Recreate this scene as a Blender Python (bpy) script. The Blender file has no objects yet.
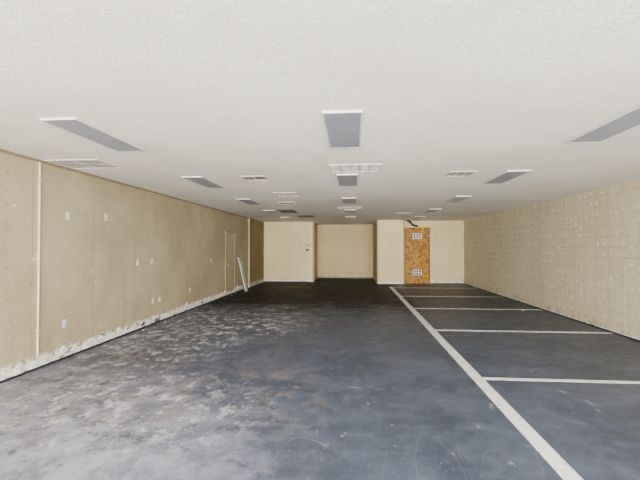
import bpy, bmesh, math, random
from mathutils import Vector, noise
random.seed(4)
scene=bpy.context.scene
col=scene.collection

# ------------------------------------------------------------ helpers
class N:
    def __init__(s,name):
        s.m=bpy.data.materials.new(name); s.m.use_nodes=True
        s.t=s.m.node_tree; s.b=s.t.nodes['Principled BSDF']
        g=s.t.nodes.new('ShaderNodeNewGeometry'); s.pos=g.outputs['Position']
    def new(s,k): return s.t.nodes.new(k)
    def link(s,a,b): s.t.links.new(a,b)
    def mapping(s,scale=(1,1,1),loc=(0,0,0),rot=(0,0,0)):
        n=s.new('ShaderNodeMapping'); n.inputs['Scale'].default_value=scale; n.inputs['Location'].default_value=loc
        n.inputs['Rotation'].default_value=rot
        s.link(s.pos,n.inputs['Vector']); return n.outputs[0]
    def noise(s,scale,detail=4,rough=.6,vec=None,dist=0):
        n=s.new('ShaderNodeTexNoise'); n.inputs['Scale'].default_value=scale
        n.inputs['Detail'].default_value=detail; n.inputs['Roughness'].default_value=rough
        n.inputs['Distortion'].default_value=dist
        s.link(vec or s.pos,n.inputs['Vector']); return n.outputs['Fac']
    def ramp(s,fac,a,b,va=0.,vb=1.):
        n=s.new('ShaderNodeMapRange'); n.interpolation_type='SMOOTHSTEP'
        n.inputs['From Min'].default_value=a; n.inputs['From Max'].default_value=b
        n.inputs['To Min'].default_value=va; n.inputs['To Max'].default_value=vb
        s.link(fac,n.inputs['Value']); return n.outputs[0]
    def math(s,op,a,b=0.):
        n=s.new('ShaderNodeMath'); n.operation=op
        for i,x in enumerate((a,b)):
            if isinstance(x,(int,float)): n.inputs[i].default_value=x
            else: s.link(x,n.inputs[i])
        return n.outputs[0]
    def mix(s,f,a,b):
        n=s.new('ShaderNodeMix'); n.data_type='RGBA'
        for sock,x in ((n.inputs[0],f),(n.inputs[6],a),(n.inputs[7],b)):
            if isinstance(x,(int,float)): sock.default_value=x
            elif isinstance(x,tuple): sock.default_value=(*x,1)
            else: s.link(x,sock)
        return n.outputs[2]
    def sep(s):
        n=s.new('ShaderNodeSeparateXYZ'); s.link(s.pos,n.inputs[0]); return n.outputs
    def blob(s,S,x,y,rx,ry):
        gx=s.math('POWER',s.math('DIVIDE',s.math('ABSOLUTE',s.math('SUBTRACT',S[0],x)),rx),2)
        gy=s.math('POWER',s.math('DIVIDE',s.math('ABSOLUTE',s.math('SUBTRACT',S[1],y)),ry),2)
        return s.ramp(s.math('ADD',gx,gy),0,1.5,1,0)
    def done(s,colr,rough=.8,bump=None,bs=.3,bd=.01,metal=0,spec=.3):
        if isinstance(colr,tuple): s.b.inputs['Base Color'].default_value=(*colr,1)
        else: s.link(colr,s.b.inputs['Base Color'])
        if isinstance(rough,(int,float)): s.b.inputs['Roughness'].default_value=rough
        else: s.link(rough,s.b.inputs['Roughness'])
        s.b.inputs['Metallic'].default_value=metal
        if isinstance(spec,(int,float)): s.b.inputs['Specular IOR Level'].default_value=spec
        else: s.link(spec,s.b.inputs['Specular IOR Level'])
        if bump is not None:
            n=s.new('ShaderNodeBump'); n.inputs['Strength'].default_value=bs; n.inputs['Distance'].default_value=bd
            s.link(bump,n.inputs['Height']); s.link(n.outputs[0],s.b.inputs['Normal'])
        return s.m

def plain(name,c,rough=.6,var=.12,metal=0,scale=15):
    k=N(name); f=k.noise(scale)
    d=tuple(x*(1-var) for x in c); l=tuple(min(1,x*(1+var)) for x in c)
    return k.done(k.mix(k.ramp(f,.3,.7),d,l),rough,metal=metal)

def boxes_mesh(name,boxes,mat,bevel=0,origin=(0,0,0)):
    bm=bmesh.new(); o=Vector(origin)
    for (x0,x1,y0,y1,z0,z1) in boxes:
        vs=[bm.verts.new(Vector(p)-o) for p in ((x0,y0,z0),(x1,y0,z0),(x1,y1,z0),(x0,y1,z0),(x0,y0,z1),(x1,y0,z1),(x1,y1,z1),(x0,y1,z1))]
        for f in ((3,2,1,0),(4,5,6,7),(0,1,5,4),(1,2,6,5),(2,3,7,6),(3,0,4,7)):
            bm.faces.new([vs[i] for i in f])
    if bevel: bmesh.ops.bevel(bm,geom=bm.edges[:],offset=bevel,segments=2,affect='EDGES',profile=.6)
    me=bpy.data.meshes.new(name); bm.to_mesh(me); bm.free()
    me.materials.append(mat)
    ob=bpy.data.objects.new(name,me); ob.location=o; col.objects.link(ob); return ob

def empty(name,loc):
    e=bpy.data.objects.new(name,None); e.location=loc; e.empty_display_size=.1; col.objects.link(e); return e
def part(p,ch):
    ch.parent=p; return ch
def tag(o,label,cat,group=None):
    o['label']=label; o['category']=cat
    if group:o['group']=group
    return o
def struct(o,label=None):
    o['kind']='structure'
    if label:o['label']=label
    return o
def copy_thing(root,loc,label=None,rot=None):
    r=root.copy(); r.location=loc; col.objects.link(r)
    if rot is not None:r.rotation_euler=rot
    for c in root.children:
        k=c.copy(); k.parent=r; col.objects.link(k)
        for g in c.children:
            q=g.copy(); q.parent=k; col.objects.link(q)
    if label:r['label']=label
    return r

H=2.75; XL=-4.14; XR=4.82; YF=-2.6; YB=17.9

# ------------------------------------------------------------ materials
k=N('ceiling_popcorn')
big=k.noise(.5,6,.7); fine=k.noise(95,4,.7); mid=k.noise(38,5,.75)
c=k.mix(k.ramp(big,.40,.60),(.79,.745,.65),(.92,.88,.785))
c=k.mix(k.ramp(fine,.36,.56),k.mix(1,c,(.60,.56,.48)),c)
c=k.mix(k.ramp(mid,.38,.52,.5,0),c,(.60,.56,.48))
m_ceil=k.done(c,.95,k.math('ADD',fine,mid),.7,.009,spec=.1)

def wall_mat(name,base,dark,seam_axis='Y',stain=1.0,basew=1.0):
    k=N(name); s=k.sep(); big=k.noise(.5,6,.65); streak=k.noise(1.3,5,.65,k.mapping((2.5,2.5,.35)))
    c=k.mix(k.ramp(big,.38,.62),dark,base)
    c=k.mix(k.ramp(streak,.52,.72,0,.25*stain),c,tuple(x*1.25 for x in base))
    c=k.mix(k.ramp(k.noise(1.6,5,.65,k.mapping((2.0,2.0,.5),(9,4,2))),.54,.72,0,.35*stain),c,tuple(x*.7 for x in dark))
    sp=k.noise(9,3,.6); c=k.mix(k.ramp(sp,.69,.72,0,.65*stain),c,(.20,.14,.08))
    sp2=k.noise(12,3,.55,k.mapping((1,1,1),(7,3,1))); c=k.mix(k.ramp(sp2,.70,.72,0,.7*stain),c,(.80,.76,.67))
    ln=k.noise(8,5,.75)
    low=k.ramp(s[2],.11,.21,1,0)
    c=k.mix(k.math('MULTIPLY',low,k.ramp(ln,.47,.50,0,.9*basew)),c,(.72,.68,.60))
    low2=k.ramp(s[2],.06,.30,1,0)
    c=k.mix(k.math('MULTIPLY',low2,k.ramp(k.noise(7,5,.75,k.mapping((1,1,1),(2,5,8))),.54,.58,0,.75)),c,(.17,.11,.065))
    ax={'X':0,'Y':1}[seam_axis]
    fr=k.math('FRACT',k.math('DIVIDE',k.math('ADD',s[ax],20.15),1.22))
    line=k.ramp(k.math('ABSOLUTE',k.math('SUBTRACT',fr,.5)),.003,.010,.45*min(1,stain+.2),0)
    c=k.mix(line,c,tuple(x*.55 for x in dark))
    fz=k.math('ABSOLUTE',k.math('SUBTRACT',k.math('FRACT',k.math('MULTIPLY',s[2],2.6)),.5))
    fy=k.math('ABSOLUTE',k.math('SUBTRACT',k.math('FRACT',k.math('DIVIDE',k.math('ADD',s[ax],20.23),.61)),.5))
    dd=k.math('ADD',k.math('POWER',k.math('DIVIDE',fz,2.6),2),k.math('POWER',k.math('MULTIPLY',fy,.61),2))
    drop=k.ramp(k.noise(1.7,2),.42,.5)
    c=k.mix(k.math('MULTIPLY',drop,k.ramp(dd,.00010,.0004,.65*stain,0)),c,(.20,.15,.09))
    return k.done(c,.85,k.noise(30,3),.12,.01,spec=.2)
m_wl=wall_mat('tan_drywall',(.430,.360,.223),(.345,.284,.170))
m_wlb=wall_mat('brown_drywall',(.26,.195,.10),(.215,.16,.08))
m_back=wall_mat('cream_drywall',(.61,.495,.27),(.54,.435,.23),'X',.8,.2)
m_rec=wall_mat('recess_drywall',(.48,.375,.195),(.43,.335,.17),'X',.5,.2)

# block wall on the right, with glue daubs
k=N('cream_block'); s=k.sep()
cmb=k.new('ShaderNodeCombineXYZ'); k.link(s[1],cmb.inputs[0]); k.link(s[2],cmb.inputs[1])
br=k.new('ShaderNodeTexBrick'); k.link(cmb.outputs[0],br.inputs['Vector'])
br.inputs['Scale'].default_value=1; br.inputs['Brick Width'].default_value=.4; br.inputs['Row Height'].default_value=.2; br.offset=0
br.inputs['Mortar Size'].default_value=.011; br.inputs['Mortar Smooth'].default_value=.6
br.inputs['Color1'].default_value=(.55,.48,.315,1); br.inputs['Color2'].default_value=(.525,.455,.295,1); br.inputs['Mortar'].default_value=(.41,.35,.22,1)
big=k.noise(.8,5); c=k.mix(k.ramp(big,.38,.65,0,.4),br.outputs['Color'],(.61,.535,.365))
vs_=k.noise(2.4,5,.7,k.mapping((1,2.2,.45)))
c=k.mix(k.ramp(vs_,.54,.68,0,.28),c,(.70,.63,.47))
def daubs(sx_,sy_,rnd,off,lo,hi,amt,mk,wob=1.0):
    global c
    vo=k.new('ShaderNodeTexVoronoi'); vo.inputs['Scale'].default_value=1; vo.inputs['Randomness'].default_value=rnd
    mp=k.new('ShaderNodeMapping'); mp.inputs['Scale'].default_value=(sx_,sy_,1); mp.inputs['Location'].default_value=(off,off,0)
    k.link(cmb.outputs[0],mp.inputs[0]); k.link(mp.outputs[0],vo.inputs['Vector']); vo.voronoi_dimensions='2D'
    dist=k.math('ADD',vo.outputs['Distance'],k.math('MULTIPLY',k.math('SUBTRACT',k.noise(20,4,.8),.5),wob))
    wn=k.new('ShaderNodeSeparateColor'); k.link(vo.outputs['Color'],wn.inputs[0])
    per=k.ramp(wn.outputs[0],.15,.9,.1,1)
    dots=k.math('MULTIPLY',k.ramp(dist,lo,hi,amt,0),per)
    c=k.mix(k.math('MULTIPLY',dots,k.ramp(k.noise(mk,4,.7),.34,.56,.25,1)),c,(.79,.74,.61))
daubs(5.2,5.0,.42,0,.07,.25,.78,1.8,1.05)
sp=k.noise(10,3); c=k.mix(k.ramp(sp,.66,.70,0,.5),c,(.29,.23,.14))
c=k.mix(k.math('MULTIPLY',k.ramp(s[2],.03,.30,1,0),k.ramp(k.noise(8,6,.75),.50,.56,0,.7)),c,(.27,.215,.14))
m_wr=k.done(c,.9,br.outputs['Fac'],-.2,.01,spec=.15)

# floor
k=N('worn_painted_floor'); s=k.sep()
n1=k.noise(1.0,7,.7); n2=k.noise(5,7,.75); n3=k.noise(26,6,.75); st=k.noise(2.8,9,.76,k.mapping((1.0,.8,1)))
c=k.mix(k.ramp(n1,.37,.63),(.028,.037,.060),(.054,.067,.102))
c=k.mix(k.ramp(n2,.47,.65,0,.5),c,(.082,.100,.144))
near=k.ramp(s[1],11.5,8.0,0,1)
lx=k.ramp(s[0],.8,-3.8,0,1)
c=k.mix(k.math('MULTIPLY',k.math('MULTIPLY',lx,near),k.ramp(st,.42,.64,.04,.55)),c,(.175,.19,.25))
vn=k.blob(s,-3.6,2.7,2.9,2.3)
c=k.mix(k.math('MULTIPLY',vn,k.ramp(st,.40,.60,.32,.9)),c,(.33,.33,.405))  # bright, sheeny near-left floor painted into the base colour
for x,y,rx,ry,q in ((-3.0,3.7,1.5,.9,0),(-1.5,4.4,1.4,1.1,6),(-3.2,5.6,1.0,1.2,11)):
    b=k.blob(s,x,y,rx,ry)
    c=k.mix(k.math('MULTIPLY',b,k.ramp(k.noise(3.4,9,.79,k.mapping((1,1,1),(3+q,9,0))),.50,.59,0,.46)),c,(.25,.185,.16))
for x,y,rx,ry,q,a_ in ((-2.2,9.0,1.5,2.4,0,1),(-2.9,6.4,1.1,1.6,5,.7),(-2.6,3.9,1.8,1.1,9,.7),(-3.7,8.5,.5,4.5,3,.8)):
    b=k.blob(s,x,y,rx,ry)
    c=k.mix(k.math('MULTIPLY',b,k.ramp(k.noise(5.0,10,.78,k.mapping((1,.7,1),(13+q,2,0))),.52,.585,0,a_)),c,(.52,.53,.57))
dk=k.math('MULTIPLY',k.ramp(k.noise(2.8,9,.78,k.mapping((1,1,1),(21,12,0))),.53,.61,0,.62),k.ramp(s[0],1.4,-1,0.12,1))
c=k.mix(dk,c,(.022,.028,.044))
c=k.mix(k.ramp(n3,.60,.66,0,.5),c,(.20,.22,.28))
c=k.mix(k.ramp(k.noise(9,5,.7,k.mapping((1,.5,1),(1,7,0),(0,0,.6))),.65,.68,0,.55),c,(.34,.35,.39))
for (rz,ox,sx_,sy_) in ((.5,0,.9,.25),(-.7,9,.25,.9),(1.3,17,.8,.2),(.1,31,1.2,.3),(2.1,44,.9,.2)):
    f=k.noise(1.8,0,.4,k.mapping((sx_,sy_,1),(ox,ox*2+3,0),(0,0,rz)))
    d=k.ramp(k.math('ABSOLUTE',k.math('SUBTRACT',f,.5)),.0,.0013,1,0)
    br_=k.ramp(k.noise(1.6,3,.6,k.mapping((1,1,1),(ox+4,1,0))),.48,.54,0,.36)
    c=k.mix(k.math('MULTIPLY',d,br_),c,(.30,.33,.39))
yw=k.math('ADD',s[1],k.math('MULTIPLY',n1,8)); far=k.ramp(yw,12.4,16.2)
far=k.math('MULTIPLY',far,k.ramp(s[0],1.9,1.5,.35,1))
fs=k.ramp(k.noise(3,8,.75,k.mapping((.35,1.2,1),(3,3,0))),.54,.62)  # gloss streaks of the far floor, painted as paler colour
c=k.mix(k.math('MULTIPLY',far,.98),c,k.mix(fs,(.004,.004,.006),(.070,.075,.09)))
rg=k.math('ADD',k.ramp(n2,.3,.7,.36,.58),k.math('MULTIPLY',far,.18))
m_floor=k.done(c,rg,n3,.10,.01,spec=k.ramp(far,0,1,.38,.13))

k=N('worn_white_paint'); w=k.noise(22,5,.7); w2=k.noise(4,4)
c=k.mix(k.ramp(k.math('ADD',w,k.math('MULTIPLY',w2,.4)),.72,.86,0,.7),(.68,.68,.68),(.18,.19,.23))
m_line=k.done(c,.6)
m_white=plain('white_enamel',(.66,.64,.60),.5,.06)
m_dull=plain('dull_white_board',(.54,.51,.46),.6,.12)
m_fram=plain('fixture_enamel',(.55,.54,.50),.5,.06)
m_cream=plain('cream_enamel',(.58,.50,.34),.5,.08)
m_lens=plain('grey_prismatic_lens',(.24,.25,.285),.35,.05,scale=6)
m_vent=plain('vent_beige',(.50,.46,.39),.5,.08)
m_ventc=plain('vent_cream_white',(.60,.57,.50),.5,.08)
m_ventm=plain('vent_slot_tan',(.17,.15,.115),.6,.08)
m_ventd=plain('vent_shadow',(.05,.045,.04),.7,.1)
m_dark=plain('black_rubber',(.015,.015,.015),.5)
m_rust=plain('brown_metal',(.10,.075,.055),.7,.3,scale=40)
m_door=plain('tan_door_paint',(.39,.315,.185),.5,.07)
m_frame=plain('door_frame_paint',(.22,.165,.09),.5,.07)
m_dfr=plain('tan_frame_paint',(.24,.185,.105),.5,.07)
m_alum=plain('aluminium',(.5,.5,.5),.35,.05,metal=1)
m_plast=plain('bare_plaster',(.66,.63,.58),.9,.25,scale=12)
k=N('concrete_pavement'); m_pave=k.done(k.mix(k.noise(2),(.42,.41,.39),(.55,.54,.51)),.9)
k=N('torn_base_strip'); s=k.sep(); a=k.noise(5,5,.7,k.mapping((1,.6,1.5))); b=k.noise(25,4,.7)
c=k.mix(k.ramp(a,.39,.43),(.15,.105,.07),(.72,.69,.63)); c=k.mix(k.ramp(b,.58,.63,0,.75),c,(.08,.06,.05))
c=k.mix(k.ramp(s[2],.024,.038,1,0),c,(.012,.012,.014))
m_base=k.done(c,.95,b,.5,.02)
k=N('osb_board'); vo=k.new('ShaderNodeTexVoronoi'); vo.inputs['Scale'].default_value=16
mpv=k.mapping((1.7,1,.8)); k.link(mpv,vo.inputs['Vector'])
sx=k.new('ShaderNodeSeparateColor'); k.link(vo.outputs['Color'],sx.inputs[0])
c=k.mix(sx.outputs[0],(.20,.082,.005),(.44,.21,.018)); c=k.mix(k.ramp(k.noise(6,6,.75),.51,.58,0,.7),c,(.08,.03,.004))
m_osb=k.done(c,.6)
m_osbe=plain('board_dark_edge',(.16,.075,.014),.6,.2)

# ------------------------------------------------------------ shell
T=.2
struct(boxes_mesh('floor',[(XL-T,XR+T,YF,21.2,-.2,0)],m_floor),'worn dark blue-grey painted concrete floor with dust and scuffs')
struct(boxes_mesh('ceiling',[(XL-T,XR+T,YF,21.2,H,H+.2)],m_ceil),'off-white popcorn textured ceiling')
struct(boxes_mesh('wall_left',[(XL-T,XL,YF,18.2,0,H)],m_wl),'stained tan drywall wall')
struct(boxes_mesh('wall_right',[(XR,XR+T,YF,YB,0,H)],m_wr),'cream painted block wall with glue daubs')
struct(boxes_mesh('wall_back_left',[(XL-T,-1.84,18.2,18.4,0,H)],m_back),'cream painted back wall panel')
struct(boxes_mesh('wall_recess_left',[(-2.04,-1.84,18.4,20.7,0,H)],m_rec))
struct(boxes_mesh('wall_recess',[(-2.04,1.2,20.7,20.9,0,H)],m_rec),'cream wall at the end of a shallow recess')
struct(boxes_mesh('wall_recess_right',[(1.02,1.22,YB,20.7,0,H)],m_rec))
struct(boxes_mesh('wall_back_right',[(2.20,XR+T,YB,YB+.2,0,H)],m_back),'cream painted back wall panel')
struct(boxes_mesh('wall_pier',[(1.02,2.14,17.3,YB+.2,0,H)],m_back),'cream painted projecting pier')
struct(boxes_mesh('wall_left_far',[(XL,XL+.04,15.5,18.2,0,H)],m_wlb),'browner furred-out strip of drywall')
struct(boxes_mesh('trim_1',[(XL+.04,XL+.065,15.5,15.55,0,H)],m_cream),'cream corner bead')
struct(boxes_mesh('trim_2',[(-1.84,-1.76,18.2,18.3,0,H)],m_frame,.004),'dark edge trim of recess opening')
struct(boxes_mesh('trim_3',[(-1.95,-1.88,18.17,18.2,0,H)],m_cream),'cream casing')
struct(boxes_mesh('trim_4',[(XL,XL+.03,YF,15.5,H-.03,H)],m_frame),'thin tan ceiling edge trim')
struct(boxes_mesh('trim_5',[(XR-.02,XR,YF,YB,H-.025,H)],m_cream),'thin cream ceiling edge trim')
struct(boxes_mesh('pier_gap_shade',[(2.14,2.20,17.34,17.40,0,H)],m_frame,.003),'brown strip standing in for the dark gap beside the pier')  # strip whose brown colour stands for the dark of the gap
struct(boxes_mesh('pier_side_shade',[(1.02,1.08,17.285,17.3,0,H)],m_frame,.003),'brown strip standing in for the dark gap beside the pier')  # shaded side of the pier drawn as a brown strip
struct(boxes_mesh('wall_front',[(XL-T,XL+.3,YF-.2,YF,0,H),(XR-.3,XR+T,YF-.2,YF,0,H),(XL+.3,XR-.3,YF-.2,YF,H-.12,H)],m_back),'open storefront surround')
struct(boxes_mesh('ground',[(-25,25,YF-22,YF-.0,-.2,-.005)],m_pave),'concrete pavement outside')

def ragged(name,x0,x1,y0,y1,h,mat,seed):
    bm=bmesh.new(); n=int((y1-y0)/.04); prev=None
    for i in range(n+1):
        y=y0+(y1-y0)*i/n
        hh=h*(.95+.5*noise.noise(Vector((y*1.3,seed,0)))+.95*noise.noise(Vector((y*8,seed,2))))
        hh=max(.02,hh); d=x1+(.012*noise.noise(Vector((y*7,seed,5))))
        r=[bm.verts.new(p) for p in ((x0,y,0),(d,y,0),(d,y,hh),(x0,y,hh))]
        if prev:
            for j in range(4):
                bm.faces.new((prev[j],prev[(j+1)%4],r[(j+1)%4],r[j]))
        else: bm.faces.new(r)
        prev=r
    bm.faces.new(prev[::-1]); bmesh.ops.recalc_face_normals(bm,faces=bm.faces[:])
    me=bpy.data.meshes.new(name); bm.to_mesh(me); bm.free(); me.materials.append(mat)
    o=bpy.data.objects.new(name,me); col.objects.link(o); return o
struct(ragged('baseboard_left',XL,XL+.022,YF,15.5,.13,m_base,1.),'torn, crumbling base strip showing plaster')
struct(boxes_mesh('baseboard_right',[(XR-.012,XR,YF,YB,0,.05)],m_base),'low scuffed base strip')
struct(boxes_mesh('baseboard_back',[(XL+.04,-1.9,18.18,18.2,0,.09)],m_base),'scuffed dark base strip')
struct(boxes_mesh('baseboard_recess',[(-1.84,1.02,20.68,20.7,0,.07)],m_frame),'thin base strip')
struct(boxes_mesh('baseboard_pier',[(1.02,2.14,17.285,17.3,0,.09)],m_base),'scuffed dark base strip')
struct(boxes_mesh('baseboard_back_right',[(3.42,XR-.012,YB-.015,YB,0,.09)],m_base),'scuffed dark base strip')

# ------------------------------------------------------------ door on left wall
Y0,Y1,DZ=12.7,13.75,2.13
d=struct(empty('door_1',(XL,Y0,0)),'flush tan painted steel door')
part(d,boxes_mesh('door_frame',[(0,.03,0,.05,0,DZ),(0,.03,Y1-Y0-.05,Y1-Y0,0,DZ),(0,.03,.05,Y1-Y0-.05,DZ-.05,DZ)],m_dfr,.004))
lf=part(d,boxes_mesh('door_leaf',[(0,.018,.058,Y1-Y0-.058,.01,DZ-.058)],m_door,.003))
bm=bmesh.new(); bmesh.ops.create_uvsphere(bm,u_segments=16,v_segments=10,radius=.032)
for v in bm.verts: v.co.x*=.7; v.co.x+=.05
r=bmesh.ops.create_cone(bm,cap_ends=True,segments=14,radius1=.03,radius2=.012,depth=.03)
for v in r['verts']: v.co=Vector((v.co.z+.015,v.co.y,v.co.x))
me=bpy.data.meshes.new('door_knob'); bm.to_mesh(me); bm.free(); me.materials.append(m_alum)
kn=bpy.data.objects.new('door_knob',me); kn.location=(.018,.14,1.0); col.objects.link(kn); kn.parent=lf

# ------------------------------------------------------------ ceiling lights
W,L=.34,1.2
def make_light(loc):
    e=empty('ceiling_light',loc)
    f=.011; d=.022
    part(e,boxes_mesh('light_frame',[(-W/2,W/2,0,f,-d,0),(-W/2,W/2,L-f,L,-d,0),(-W/2,-W/2+f,f,L-f,-d,0),(W/2-f,W/2,f,L-f,-d,0)],m_fram,.002))
    part(e,boxes_mesh('light_lens',[(-W/2+f,W/2-f,f,L-f,-d+.002,-d+.010)],m_lens))
    return tag(e,'unlit rectangular ceiling light, white frame and grey diffuser','ceiling light','unlit ceiling light fixtures')
l0=make_light((-.09,3.35,H))
for x in (-2.61,-.09,2.48):
    for i,y in enumerate((3.33,6.28,9.3,12.25,15.1)):
        if x==-.09 and i==0: continue
        yy=y-.1 if x==2.48 and i in(1,2) else y
        copy_thing(l0,(x,yy,H))

# ------------------------------------------------------------ vents
def vent(loc,w,l,cells,mat,back,label,group=None,name='ceiling_vent',bars=9,bw=.012):
    e=empty(name,loc); f=.020; d=.010
    part(e,boxes_mesh('vent_frame',[(-w/2,w/2,0,f,-d,0),(-w/2,w/2,l-f,l,-d,0),(-w/2,-w/2+f,f,l-f,-d,0),(w/2-f,w/2,f,l-f,-d,0)],mat,.002))
    bx=[]
    iw=w-2*f
    for c_ in range(1,cells):
        x=-w/2+f+iw*c_/cells; bx.append((x-bw,x+bw,f,l-f,-d+.001,-.005))
    if cells<2: bx.append((-.01,.01,f,l-f,-d+.001,-.005))
    for i in range(bars):
        y=f+(l-2*f)*(i+.5)/bars; bx.append((-w/2+f,w/2-f,y-.007,y+.007,-d+.003,-.005))
    part(e,boxes_mesh('louver_grid',bx,mat))
    part(e,boxes_mesh('vent_backing',[(-w/2+f,w/2-f,f,l-f,-.004,0)],back))
    return tag(e,label,'ceiling vent',group)
vent((.03,5.55,H),.74,.54,5,m_ventc,m_ventm,'white louvered return air grille in five sections','ceiling vents',bars=9,bw=.014)
vent((-.1,11.5,H),.74,.54,5,m_vent,m_ventm,'white louvered return air grille in five sections','ceiling vents',bars=6,bw=.014)
vent((-3.70,4.95,H),.74,.56,2,m_ventc,m_ventm,'wide cream slatted grille near the tan wall','ceiling vents',bars=6)
vent((-1.63,6.33,H),.4,.42,2,m_vent,m_ventd,'small square ceiling diffuser with dark slots','ceiling vents',bars=3)
vent((-1.43,8.3,H),.5,.6,2,m_vent,m_ventm,'square beige ceiling register','ceiling vents',bars=7)
vent((1.68,6.2,H),.4,.42,3,m_vent,m_ventd,'small square ceiling diffuser with dark slots','ceiling vents',bars=4)
vent((-1.7,10.1,H),.42,.5,2,m_vent,m_dark,'small square ceiling diffuser with dark slots','ceiling vents',bars=2)
vent((-2.1,12.2,H),.55,1.1,1,m_rust,m_dark,'dark open ceiling register with brown rim','ceiling vents',bars=1)
vent((-1.75,14.4,H),.6,.9,1,m_rust,m_dark,'dark open ceiling register with brown rim','ceiling vents',bars=1)
vent((1.7,13.4,H),.5,.5,2,m_vent,m_ventd,'small square ceiling diffuser with dark slots','ceiling vents',bars=4)

# ------------------------------------------------------------ parking lines
def line(x0,x1,y0,y1,label):
    o=boxes_mesh('painted_line',[(x0,x1,y0,y1,0.0,.002)],m_line)
    return tag(o,label,'floor marking')
line(1.44,1.575,YF,16.3,'long worn white painted line along the dark floor')
for y in (1.95,5.0,7.85,10.6,13.2,15.9):
    o=line(1.575,XR-.02,y,y+.085,'worn white painted stall line on dark floor'); o['group']='white stall lines'

# ------------------------------------------------------------ OSB board with notices
b=empty('plywood_board',(2.26,YB-.005,0.0))
part(b,boxes_mesh('board_panel',[(0,1.10,-.03,0,.0,2.46)],m_osb,.003))
part(b,boxes_mesh('edge_batten',[(0,.05,-.05,-.03,.0,2.46),(1.05,1.10,-.05,-.03,.0,2.46)],m_osbe,.002))
for z in (2.08,.48):
    p=part(b,boxes_mesh('notice_plate',[(.36,.74,-.045,-.03,z-.115,z+.115)],m_white,.002)); p['label']='small white plate with dark slots'
    s_=[]
    for i in range(3):
        x=.392+i*.115
        s_+= [(x,x+.082,-.048,-.045,z+.014,z+.092),(x,x+.082,-.048,-.045,z-.092,z-.014)]
    q=boxes_mesh('plate_slots',s_,m_dark); q.parent=p
tag(b,'tall orange-brown strand board panel with two white slotted plates','board')

def tube(name,pts,r,mat):
    cu=bpy.data.curves.new(name,'CURVE'); cu.dimensions='3D'; cu.bevel_depth=r; cu.bevel_resolution=4; cu.use_fill_caps=True
    sp=cu.splines.new('BEZIER'); sp.bezier_points.add(len(pts)-1)
    for q,p in zip(sp.bezier_points,pts):
        q.co=p; q.handle_left_type=q.handle_right_type='AUTO'
    cu.materials.append(mat)
    o=bpy.data.objects.new(name,cu); col.objects.link(o)
    dg=bpy.context.evaluated_depsgraph_get(); me=bpy.data.meshes.new_from_object(o.evaluated_get(dg))
    m=bpy.data.objects.new(name,me); bpy.data.objects.remove(o); col.objects.link(m); m.name=name
    for p in me.polygons:p.use_smooth=True
    return m
h=tube('flexible_hose',[(2.28,17.05,2.715),(2.40,17.15,2.68),(2.50,17.35,2.59),(2.64,17.6,2.53),(2.82,17.78,2.51)],.038,m_dark)
tag(h,'black flexible hose drooping from ceiling above the board','hose')

# ------------------------------------------------------------ conduit on left wall
cx=XL+.014
cd=empty('conduit_pipe',(cx,4.95,0))
p=tube('pipe',[(0,0,.17),(0,0,1.4),(0,0,2.75)],.014,m_cream); part(cd,p)
for z in (.5,1.5,2.5):
    part(cd,boxes_mesh('pipe_strap',[(-.014,.016,-.03,.03,z-.010,z+.010)],m_cream,.003))
tag(cd,'cream painted vertical conduit strapped to tan wall','pipe')

def plate(y,z,x=XL,label='cream electrical outlet plate on stained tan wall'):
    e=empty('outlet_plate',(x,y,z))
    part(e,boxes_mesh('cover',[(0,.008,-.036,.036,-.058,.058)],m_ventc,.003))
    part(e,boxes_mesh('socket',[(.008,.011,-.017,.017,.010,.040),(.008,.011,-.017,.017,-.040,-.010)],m_white,.001))
    return tag(e,label,'outlet','wall outlet plates')
pl=plate(5.45,.50)
for y,z in ((5.5,2.05),(7.4,1.30),(7.95,1.30),(8.0,.48),(8.3,.48),(9.9,.5),(6.4,2.1),(11.4,1.2)):
    copy_thing(pl,(XL,y,z))
t=empty('control_box',(-2.08,18.2,1.55))
part(t,boxes_mesh('box_body',[(-.07,.07,-.05,0,-.14,.14)],m_rust,.005))
part(t,boxes_mesh('box_cover',[(-.05,.05,-.06,-.05,-.02,.10)],m_white,.003))
tag(t,'small brown wall control box on cream wall','control box')

# ------------------------------------------------------------ leaning boards
def leaning(y,foot,top,w,th,mat,label,ang=0):
    e=empty('leaning_board',(foot,y,0))
    dx=XL-foot; ln=math.hypot(dx,top)
    o=boxes_mesh('board',[(0,th,-w/2,w/2,0,ln)],mat,.003); part(e,o)
    n=boxes_mesh('cleat',[(th,th+.012,-w/2+.01,w/2-.01,ln*.8,ln*.84)],m_cream,.002); part(e,n)
    e.rotation_euler=(ang,math.atan2(dx,top),0)
    return tag(e,label,'board')
leaning(14.25,-3.86,1.20,.24,.03,m_dull,'narrow white board leaning against tan wall beside door')
leaning(14.6,-3.98,1.08,.12,.02,m_cream,'narrow cream board leaning against tan wall')

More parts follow.
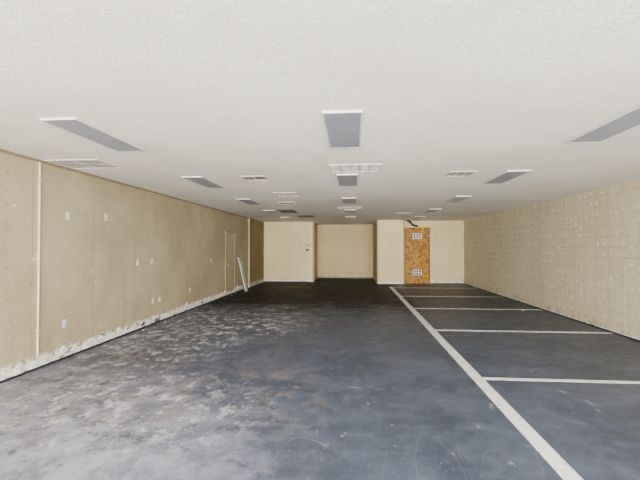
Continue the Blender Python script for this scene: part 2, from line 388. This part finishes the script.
# ------------------------------------------------------------ plaster debris along left wall
def chip(i):
    bm=bmesh.new(); bmesh.ops.create_icosphere(bm,subdivisions=2,radius=1)
    for v in bm.verts:
        q=1+.5*noise.noise(v.co*1.6+Vector((i*5.1,0,0))); v.co*=q; v.co.z=max(v.co.z,-.5)
    me=bpy.data.meshes.new('plaster_chip'); bm.to_mesh(me); bm.free(); me.materials.append(m_plast)
    return me
ms=[chip(i) for i in range(4)]
for i in range(12):
    o=bpy.data.objects.new('plaster_chip',ms[i%4]); col.objects.link(o)
    y=random.uniform(4.5,14); x=XL+.06+abs(random.gauss(0,.10)); s_=random.uniform(.008,.018)
    o.scale=(s_*1.4,s_,s_*.5); o.location=(x,y,s_*.25); o.rotation_euler=(0,0,random.uniform(0,6))
    tag(o,'small crumbled chip of white plaster on the floor','debris','plaster chips along the wall')

# ------------------------------------------------------------ light
w=bpy.data.worlds.new('sky'); scene.world=w; w.use_nodes=True
bg=w.node_tree.nodes['Background']; bg.inputs[0].default_value=(.90,.94,1,1); bg.inputs[1].default_value=12.5
def area(name,loc,rot,sx,sy,power,colr,spread=180):
    l=bpy.data.lights.new(name,'AREA'); l.shape='RECTANGLE'; l.size=sx; l.size_y=sy; l.energy=power; l.color=colr; l.spread=math.radians(spread)
    o=bpy.data.objects.new(name,l); o.location=loc; o.rotation_euler=rot; col.objects.link(o); return o
area('storefront_daylight',(.3,YF+.02,1.15),(math.radians(102),0,0),8.2,2.0,1650,(1,.985,.96))
area('far_wall_fill',(.3,YF+.05,1.25),(math.radians(90),0,0),7,2.0,300,(1,.97,.90),50)  # unseen fill lamp with narrow spread, added to brighten the far walls
sn=bpy.data.lights.new('sun','SUN'); sn.energy=16; sn.angle=math.radians(1); sn.color=(1,.96,.9)
so=bpy.data.objects.new('sun',sn); so.rotation_euler=(math.radians(20),0,0); so.location=(0,-10,10); col.objects.link(so)

# ------------------------------------------------------------ camera
cam=bpy.data.cameras.new('camera'); cam.sensor_width=36; cam.lens=36*400/640; cam.clip_start=.05
co=bpy.data.objects.new('camera',cam); col.objects.link(co)
co.location=(0,0,1.6); co.rotation_euler=(math.radians(91.0),0,math.radians(4.72))
scene.camera=co
